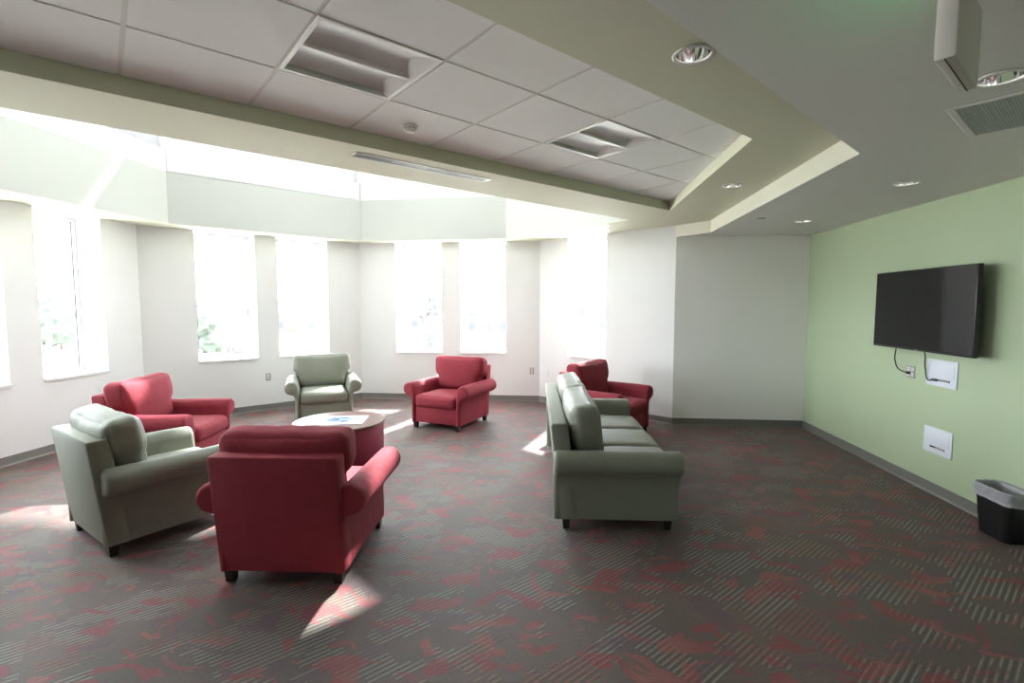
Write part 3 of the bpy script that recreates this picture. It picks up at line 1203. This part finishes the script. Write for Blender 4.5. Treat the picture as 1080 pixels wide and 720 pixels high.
# crumpled paper inside
b = soft_box(0.09, 0.12, 0.08, 0.03, cuts=7, wob=0.02, seed=3.0, wscale=25)
cp = obj('crumpled_paper', b, M['paper'], None, smooth=False, loc=(BX, BY - 0.03, 0.21))
tag(cp, 'crumpled white paper inside the lined waste bin', 'paper')

# ------------------------------------------------------------------ ceiling fittings
def downlight(x, y, z, label):
    t = thing('downlight', label, 'ceiling light', (x, y, z), 0, 'recessed round downlights')
    obj('trim_ring', add_lathe(bmesh.new(), [(0.074, 0.0), (0.090, -0.001), (0.093, -0.004), (0.088, -0.008), (0.077, -0.009), (0.074, -0.004), (0.074, 0.0)], 40), M['trim_white'], t, smooth=True)
    obj('reflector', add_lathe(bmesh.new(), [(0.0750, -0.004), (0.0735, 0.010), (0.066, 0.045), (0.055, 0.080), (0.042, 0.105)], 40), M['chrome'], t, smooth=True)
    obj('lamp', add_lathe(bmesh.new(), [(0.043, 0.108), (0.034, 0.085), (0.022, 0.074), (0.008, 0.070)], 24, cap1=True), M['lamp'], t, smooth=True)
    return t


def hole_downlight(x, y, z, label):
    return downlight(x, y, z, label)


hole_downlight(0.589, 2.40, ZS, 'large round downlight in the olive ceiling band near the top edge')
hole_downlight(1.614, 4.993, ZS, 'small round downlight in the olive soffit by the tray corner')
hole_downlight(1.865, 2.39, ZG, 'round downlight behind the hanging sign at upper right')
hole_downlight(2.742, 4.334, ZG, 'downlight in the grey ceiling above the television')
hole_downlight(2.799, 6.157, ZG, 'small downlight in the grey ceiling near the back corner')


def troffer(i, j, label):
    u, v = U0 + (i + 0.5) * PU, V0 + (j + 0.5) * PV
    x, y = uv2xy(u, v)
    t = thing('troffer_light', label, 'ceiling light', (x, y, ZT), pi / 4, 'square recessed troffer lights')
    h = PU / 2 - 0.006
    f = bmesh.new()
    iw = 0.022
    add_box(f, -h, h, -h, -h + iw, -0.004, 0.014, 0.002, 1)
    add_box(f, -h, h, h - iw, h, -0.004, 0.014, 0.002, 1)
    add_box(f, -h, -h + iw, -h + iw, h - iw, -0.004, 0.014, 0.002, 1)
    add_box(f, h - iw, h, -h + iw, h - iw, -0.004, 0.014, 0.002, 1)
    obj('frame', f, M['trim_white'], t)
    a = h - iw
    dp = 0.05
    s = bmesh.new()
    # sloping end plates, side slopes and pan top
    e = 0.10
    lo = [s.verts.new(p) for p in ((-a, -a, 0.0), (a, -a, 0.0), (a, a, 0.0), (-a, a, 0.0))]
    hi = [s.verts.new(p) for p in ((-a + 0.01, -a + 0.01, dp), (a - e, -a + 0.01, dp), (a - e, a - 0.01, dp), (-a + 0.01, a - 0.01, dp))]
    for k in range(4):
        s.faces.new((lo[k], lo[(k + 1) % 4], hi[(k + 1) % 4], hi[k]))
    s.faces.new(hi)
    obj('reflector_pan', s, M['pan'], t)
    for sgn in (-1, 1):
        # lens of each bay: shallow arch
        l = bmesh.new()
        n = 10
        ra, rb = [], []
        y0, y1 = (0.026, a - 0.03)
        for k in range(n + 1):
            q = k / n
            yy = sgn * (y0 + (y1 - y0) * q)
            zz = 0.014 + 0.022 * sin(pi * q)
            ra.append(l.verts.new((-a + 0.008, yy, zz)))
            rb.append(l.verts.new((a - 0.10 * (zz / dp) - 0.004, yy, zz)))
        for k in range(n):
            l.faces.new((ra[k], ra[k + 1], rb[k + 1], rb[k]))
        obj('lens', l, M['lens'], t, smooth=True)
    r = bmesh.new()
    for kk, (z, w) in enumerate(((0.004, 0.010), (0.016, 0.022), (0.05, 0.028))):
        pass
    pr = [(-0.030, 0.045), (-0.026, 0.014), (-0.012, 0.003), (0.012, 0.003), (0.026, 0.014), (0.030, 0.045)]
    A = [r.verts.new((-a + 0.004, p[0], p[1])) for p in pr]
    B = [r.verts.new((a - 0.10 * max(0.0, p[1]) / dp - 0.002, p[0], p[1])) for p in pr]
    for k in range(len(pr) - 1):
        r.faces.new((A[k], A[k + 1], B[k + 1], B[k]))
    r.faces.new(A)
    r.faces.new(B[::-1])
    obj('centre_ridge', r, M['pan'], t, smooth=True, auto=60)
    return t


troffer(0, 0, 'nearer and larger looking square troffer light in the tile ceiling')
troffer(3, 0, 'farther square troffer light in the tile ceiling, towards the tray corner')

# linear slot diffuser in the beam
la, lb = Vector((-1.555, 3.680)), Vector((-0.665, 4.580))
lc = (la + lb) / 2
ldv = lb - la
LL = ldv.length
sd = thing('slot_diffuser', 'long narrow slotted air diffuser in the beam underside', 'air vent', (lc.x, lc.y, ZS), atan2(ldv.y, ldv.x))
LWD = 0.066
f = bmesh.new()
hl = LL / 2
add_box(f, -hl, hl, -LWD, -LWD + 0.016, -0.006, 0.0, 0.002, 1)
add_box(f, -hl, hl, LWD - 0.016, LWD, -0.006, 0.0, 0.002, 1)
add_box(f, -hl, -hl + 0.018, -LWD + 0.016, LWD - 0.016, -0.006, 0.0, 0.002, 1)
add_box(f, hl - 0.018, hl, -LWD + 0.016, LWD - 0.016, -0.006, 0.0, 0.002, 1)
obj('frame', f, M['trim_white'], sd)
f = bmesh.new()
add_box(f, -hl + 0.01, hl - 0.01, -LWD + 0.01, LWD - 0.01, -0.0012, -0.0004)
obj('backing', f, M['slot'], sd)
seg = (2 * hl - 0.036) / 4
for k in range(4):
    f = bmesh.new()
    x0 = -hl + 0.018 + seg * k
    n = 26
    for q in range(n):
        xx = x0 + seg * (q + 0.5) / n
        lean = 0.0045 if k % 2 else -0.0045
        add_box(f, xx - 0.0030 - abs(lean) * 0.6, xx + 0.0030 + abs(lean) * 0.3, -LWD + 0.014, LWD - 0.014, -0.0052 if k % 2 else -0.0042, -0.0012)
    obj('louvre_panel', f, M['grille'] if k % 2 == 0 else M['grille_light'], sd)

# return air grille in the drywall ceiling
rv = uvc = (1.893 * R2 + 2.739 * R2, -1.893 * R2 + 2.739 * R2)   # near-left corner in rotated axes
ru0, rv0 = rv
cx_, cy_ = uv2xy(ru0 + 0.32, rv0 - 0.31)
rg = thing('return_grille', 'large square grey return air grille in the drywall ceiling at right', 'air vent', (cx_, cy_, ZG), pi / 4)
f = bmesh.new()
a, bq = 0.32, 0.31
add_box(f, -a, a, -bq, -bq + 0.03, -0.007, 0.0, 0.003, 1)
add_box(f, -a, a, bq - 0.03, bq, -0.007, 0.0, 0.003, 1)
add_box(f, -a, -a + 0.03, -bq + 0.03, bq - 0.03, -0.007, 0.0, 0.003, 1)
add_box(f, a - 0.03, a, -bq + 0.03, bq - 0.03, -0.007, 0.0, 0.003, 1)
obj('frame', f, M['ceil_dry'], rg)
f = bmesh.new()
add_box(f, -a + 0.025, a - 0.025, -bq + 0.025, bq - 0.025, -0.0012, -0.0004)
obj('backing', f, M['plate_grey'], rg)
f = bmesh.new()
n = 46
for q in range(n):
    yy = -bq + 0.03 + (2 * bq - 0.06) * (q + 0.5) / n
    add_box(f, -a + 0.028, a - 0.028, yy - 0.0052, yy + 0.0052, -0.005, -0.002)
obj('louvres', f, M['vent'], rg)

# smoke detector under the tiles
sdx, sdy = -1.041, 3.447
sk = thing('smoke_detector', 'white round smoke detector under a ceiling tile', 'smoke detector', (sdx, sdy, ZT))
obj('mounting_ring', add_lathe(bmesh.new(), [(0.055, 0.0), (0.055, -0.010), (0.050, -0.014)], 32, cap0=True, cap1=True), M['trim_white'], sk, smooth=True, auto=40)
obj('sensor_head', add_lathe(bmesh.new(), [(0.046, -0.014), (0.046, -0.024), (0.036, -0.036), (0.020, -0.042), (0.0, -0.0425)], 32), M['trim_white'], sk, smooth=True, auto=40)
f = bmesh.new()
for k in range(10):
    an = 2 * pi * k / 10
    bb2 = bmesh.new()
    add_box(bb2, 0.043, 0.0475, -0.008, 0.008, -0.022, -0.017)
    for v in bb2.verts:
        v.co = Matrix.Rotation(an, 3, 'Z') @ v.co
    me_ = bpy.data.meshes.new('tmp')
    bb2.to_mesh(me_)
    bb2.free()
    f.from_mesh(me_)
    bpy.data.meshes.remove(me_)
obj('sensor_slots', f, M['plate_grey'], sk)


def sprinkler(x, y, z, label, m='chrome'):
    t = thing('fire_sprinkler', label, 'sprinkler', (x, y, z), 0, 'fire sprinkler heads')
    obj('escutcheon', add_lathe(bmesh.new(), [(0.036, 0.0), (0.034, -0.005), (0.016, -0.009)], 24, cap0=True, cap1=True), M['trim_white'], t, smooth=True, auto=40)
    b = add_lathe(bmesh.new(), [(0.011, -0.009), (0.011, -0.022), (0.007, -0.024)], 16, cap0=True, cap1=True)
    for s in (-1, 1):
        add_tube(b, [(s * 0.009, 0, -0.022), (s * 0.012, 0, -0.034), (s * 0.003, 0, -0.046)], 0.0022, 6)
    obj('body', b, M['chrome'], t, smooth=True, auto=40)
    obj('deflector', add_lathe(bmesh.new(), [(0.017, -0.046), (0.017, -0.048)], 20, cap0=True, cap1=True), M['chrome'], t)
    return t


sprinkler(-5.736, 5.16, ZS, 'sprinkler head on the soffit above the leftmost clear window')
sprinkler(-4.744, 7.914, ZS, 'sprinkler head on the soffit between the two left bay windows')
sprinkler(-2.001, 8.80, ZS, 'sprinkler head on the soffit between the two far bay windows')
sprinkler(0.700, 7.34, ZS, 'sprinkler head on the soffit above the right bay window')
ck = obj('sprinkler_cover', add_lathe(bmesh.new(), [(0.042, 0.0), (0.042, -0.004), (0.039, -0.006)], 28, cap0=True, cap1=True), M['plate_grey'], None, loc=(2.24, 5.912, ZG))
tag(ck, 'flush grey sprinkler cover disc in the drywall ceiling near the step', 'sprinkler')

# hanging sign box, seen from behind
ex0 = Vector((0.995, 1.453))          # middle of the near end
edir = Vector((R2, R2))
ec = ex0 + edir * 0.155
es = thing('exit_sign', 'beige sign box hanging from the ceiling at the top right', 'sign', (ec.x, ec.y, 2.40), pi / 4)
obj('case', box(-0.155, 0.155, -0.023, 0.023, 0.0, 0.225, 0.006, 2), M['exit_box'], es, smooth=True, auto=35)
obj('canopy', box(-0.075, 0.075, -0.035, 0.035, 0.245, ZG - 2.40, 0.004, 2), M['exit_box'], es, smooth=True, auto=35)
obj('stem', add_lathe(bmesh.new(), [(0.016, 0.222), (0.016, 0.248)], 16, cap0=True, cap1=True), M['exit_box'], es, smooth=True, auto=35)
lp = obj('lit_panel', box(-0.140, 0.140, 0.021, 0.0233, 0.02, 0.205), M['exit_green'], es)
lp['label'] = 'green lit face turned away'
obj('seam', box(-0.152, 0.152, -0.0015, 0.0015, -0.0012, 0.001), M['slot'], es)

# ------------------------------------------------------------------ outside
GZ = -4.6
bm = bmesh.new()
prism_xy(bm, [(-600, 14), (300, 14), (300, 700), (-600, 700)], GZ - 0.5, GZ)
prism_xy(bm, [(-600, -200), (-9, -200), (-9, 14), (-600, 14)], GZ - 0.5, GZ)
tag(obj('ground', bm, M['grass']), 'pale winter lawn outside the windows', 'ground', kind='structure')


def crown_bm(r, h, kind, seed):
    bm = bmesh.new()
    rnd = random.Random(seed)
    nb = 9
    for k in range(nb):
        s = bmesh.ops.create_icosphere(bm, subdivisions=3, radius=1.0)
        if kind == 'cone':
            q = k / (nb - 1)
            c = Vector((rnd.uniform(-.2, .2) * r, rnd.uniform(-.2, .2) * r, h * q * 0.85))
            rr = Vector((r * (1.02 - 0.8 * q), r * (1.02 - 0.8 * q), h * 0.13))
        else:
            an = rnd.uniform(0, 2 * pi)
            c = Vector((cos(an) * r * rnd.uniform(0, .55), sin(an) * r * rnd.uniform(0, .55), h * rnd.uniform(.2, .75)))
            rr = Vector((r * rnd.uniform(.35, .6),) * 2 + (h * rnd.uniform(.2, .33),))
        for v in s['verts']:
            d = v.co.normalized()
            f = 1 + 0.35 * noise.noise(d * 3.5 + Vector((seed + k, 0, 0))) + 0.22 * noise.noise(d * 9 + Vector((0, seed + k, 0)))
            v.co = Vector((c.x + d.x * rr.x * f, c.y + d.y * rr.y * f, c.z + d.z * rr.z * f))
    return bm


def tree(x, y, h, r, kind, m, label, seed, group):
    t = thing('tree', label, 'tree', (x, y, GZ), 0, group)
    obj('trunk', add_lathe(bmesh.new(), [(0.22, 0), (0.16, h * 0.4), (0.05, h * 0.9)], 10, cap0=True, cap1=True), M['bark'], t, smooth=True)
    obj('crown', crown_bm(r, h * 0.85, kind, seed), m, t, smooth=False, loc=(0, 0, h * 0.12))
    return t


TG = 'trees on the lawn outside'
tree(-70.0, 63.6, 8.4, 4.0, 'round', M['leaf'], 'evergreen tree seen through the leftmost clear window', 1, TG)
tree(-44.0, 56.5, 5.6, 3.3, 'round', M['leaf'], 'broad dark tree seen through the left window of the left bay pair', 2, TG)
tree(-33.5, 42.0, 3.3, 1.3, 'round', M['leaf_pale'], 'low brown shrub in front of the broad dark tree', 3, TG)
tree(-29.7, 43.0, 3.6, 1.3, 'round', M['leaf_pale'], 'second low brown shrub, right of the glazing bar', 4, TG)
tree(-22.5, 84.0, 8.6, 2.6, 'round', M['leaf_pale'], 'bare pale tree seen through the left window of the far pair', 5, TG)
tree(-12.9, 49.0, 5.2, 0.9, 'cone', M['leaf'], 'small dark evergreen seen through the left window of the far pair', 6, TG)
tree(-66.0, 130.0, 7.0, 4.0, 'round', M['leaf_pale'], 'bare tree behind the pale house, seen through the right window of the left pair', 8, TG)


def building(x, y, w, d, h, rz, m, label, nwin, rows, roof='flat', red=None):
    t = thing('building', label, 'building', (x, y, GZ), rz)
    obj('walls', box(-w / 2, w / 2, -d / 2, d / 2, 0, h), m, t)
    if roof == 'flat':
        obj('roof', box(-w / 2 - .2, w / 2 + .2, -d / 2 - .2, d / 2 + .2, h, h + 0.4), M['ext_roof'], t)
    else:
        b = bmesh.new()
        q = [(-w / 2 - .4, -d / 2 - .5, h), (w / 2 + .4, -d / 2 - .5, h), (w / 2 + .4, d / 2 + .5, h), (-w / 2 - .4, d / 2 + .5, h)]
        v = [b.verts.new(p) for p in q]
        r = [b.verts.new((-w / 2 - .4, 0, h + d * 0.3)), b.verts.new((w / 2 + .4, 0, h + d * 0.3))]
        b.faces.new((v[0], v[1], r[1], r[0]))
        b.faces.new((v[2], v[3], r[0], r[1]))
        b.faces.new((v[1], v[2], r[1]))
        b.faces.new((v[3], v[0], r[0]))
        b.faces.new(v[::-1])
        obj('roof', b, M['ext_roof'], t)
    for rw in range(rows):
        for k in range(nwin):
            xx = -w / 2 + w * (k + 0.5) / nwin
            zz = 1.0 + rw * 3.0
            obj('window', box(xx - 0.6, xx + 0.6, -d / 2 - 0.05, -d / 2 + 0.05, zz, zz + 1.5), M['ext_glass'], t)
    if red is not None:
        obj('entrance_canopy', box(red - 0.9, red + 0.9, -d / 2 - 1.0, -d / 2, 0.0, 2.6, 0.1, 2), M['ext_red'], t)
    return t


building(-60.0, 112.0, 13.0, 9.0, 4.2, radians(28), M['ext_white'], 'pale low house with a red porch, seen through the left bay', 4, 1, 'gable', -2.5)
building(-14.5, 110.0, 13.0, 10.0, 5.2, radians(8), M['ext_brick'], 'brick building seen through the right window of the far bay pair', 4, 2)
building(-42.0, 118.0, 16.0, 9.0, 4.6, radians(20), M['ext_white'], 'long pale building seen through the left window of the far bay pair', 5, 1, 'gable')
building(14.0, 120.0, 20.0, 10.0, 5.0, radians(-8), M['ext_white'], 'pale building seen through the right bay window', 5, 1, 'gable')

# hazy line of far trees along the horizon
b = bmesh.new()
rnd = random.Random(3)
N_ = 240
prev = None
for side in (0,):
    ring = []
    for k in range(N_):
        an = radians(40 + 110 * k / (N_ - 1))
        R_ = 230
        x, y = R_ * cos(an), R_ * sin(an)
        h = 6.0 + 2.2 * noise.noise(Vector((k * 0.35, 0, 0))) + 1.2 * noise.noise(Vector((k * 1.3, 5, 0)))
        lo1, hi1 = b.verts.new((x, y, GZ)), b.verts.new((x * 1.01, y * 1.01, GZ + h))
        hi2, lo2 = b.verts.new((x * 1.05, y * 1.05, GZ + h * 0.97)), b.verts.new((x * 1.06, y * 1.06, GZ))
        cur = (lo1, hi1, hi2, lo2)
        if prev:
            for q in range(3):
                b.faces.new((prev[q], cur[q], cur[q + 1], prev[q + 1]))
        prev = cur
tl_ = obj('far_treeline', b, M['leaf_pale'])
tag(tl_, 'hazy band of bare trees along the horizon', 'trees', kind='stuff')
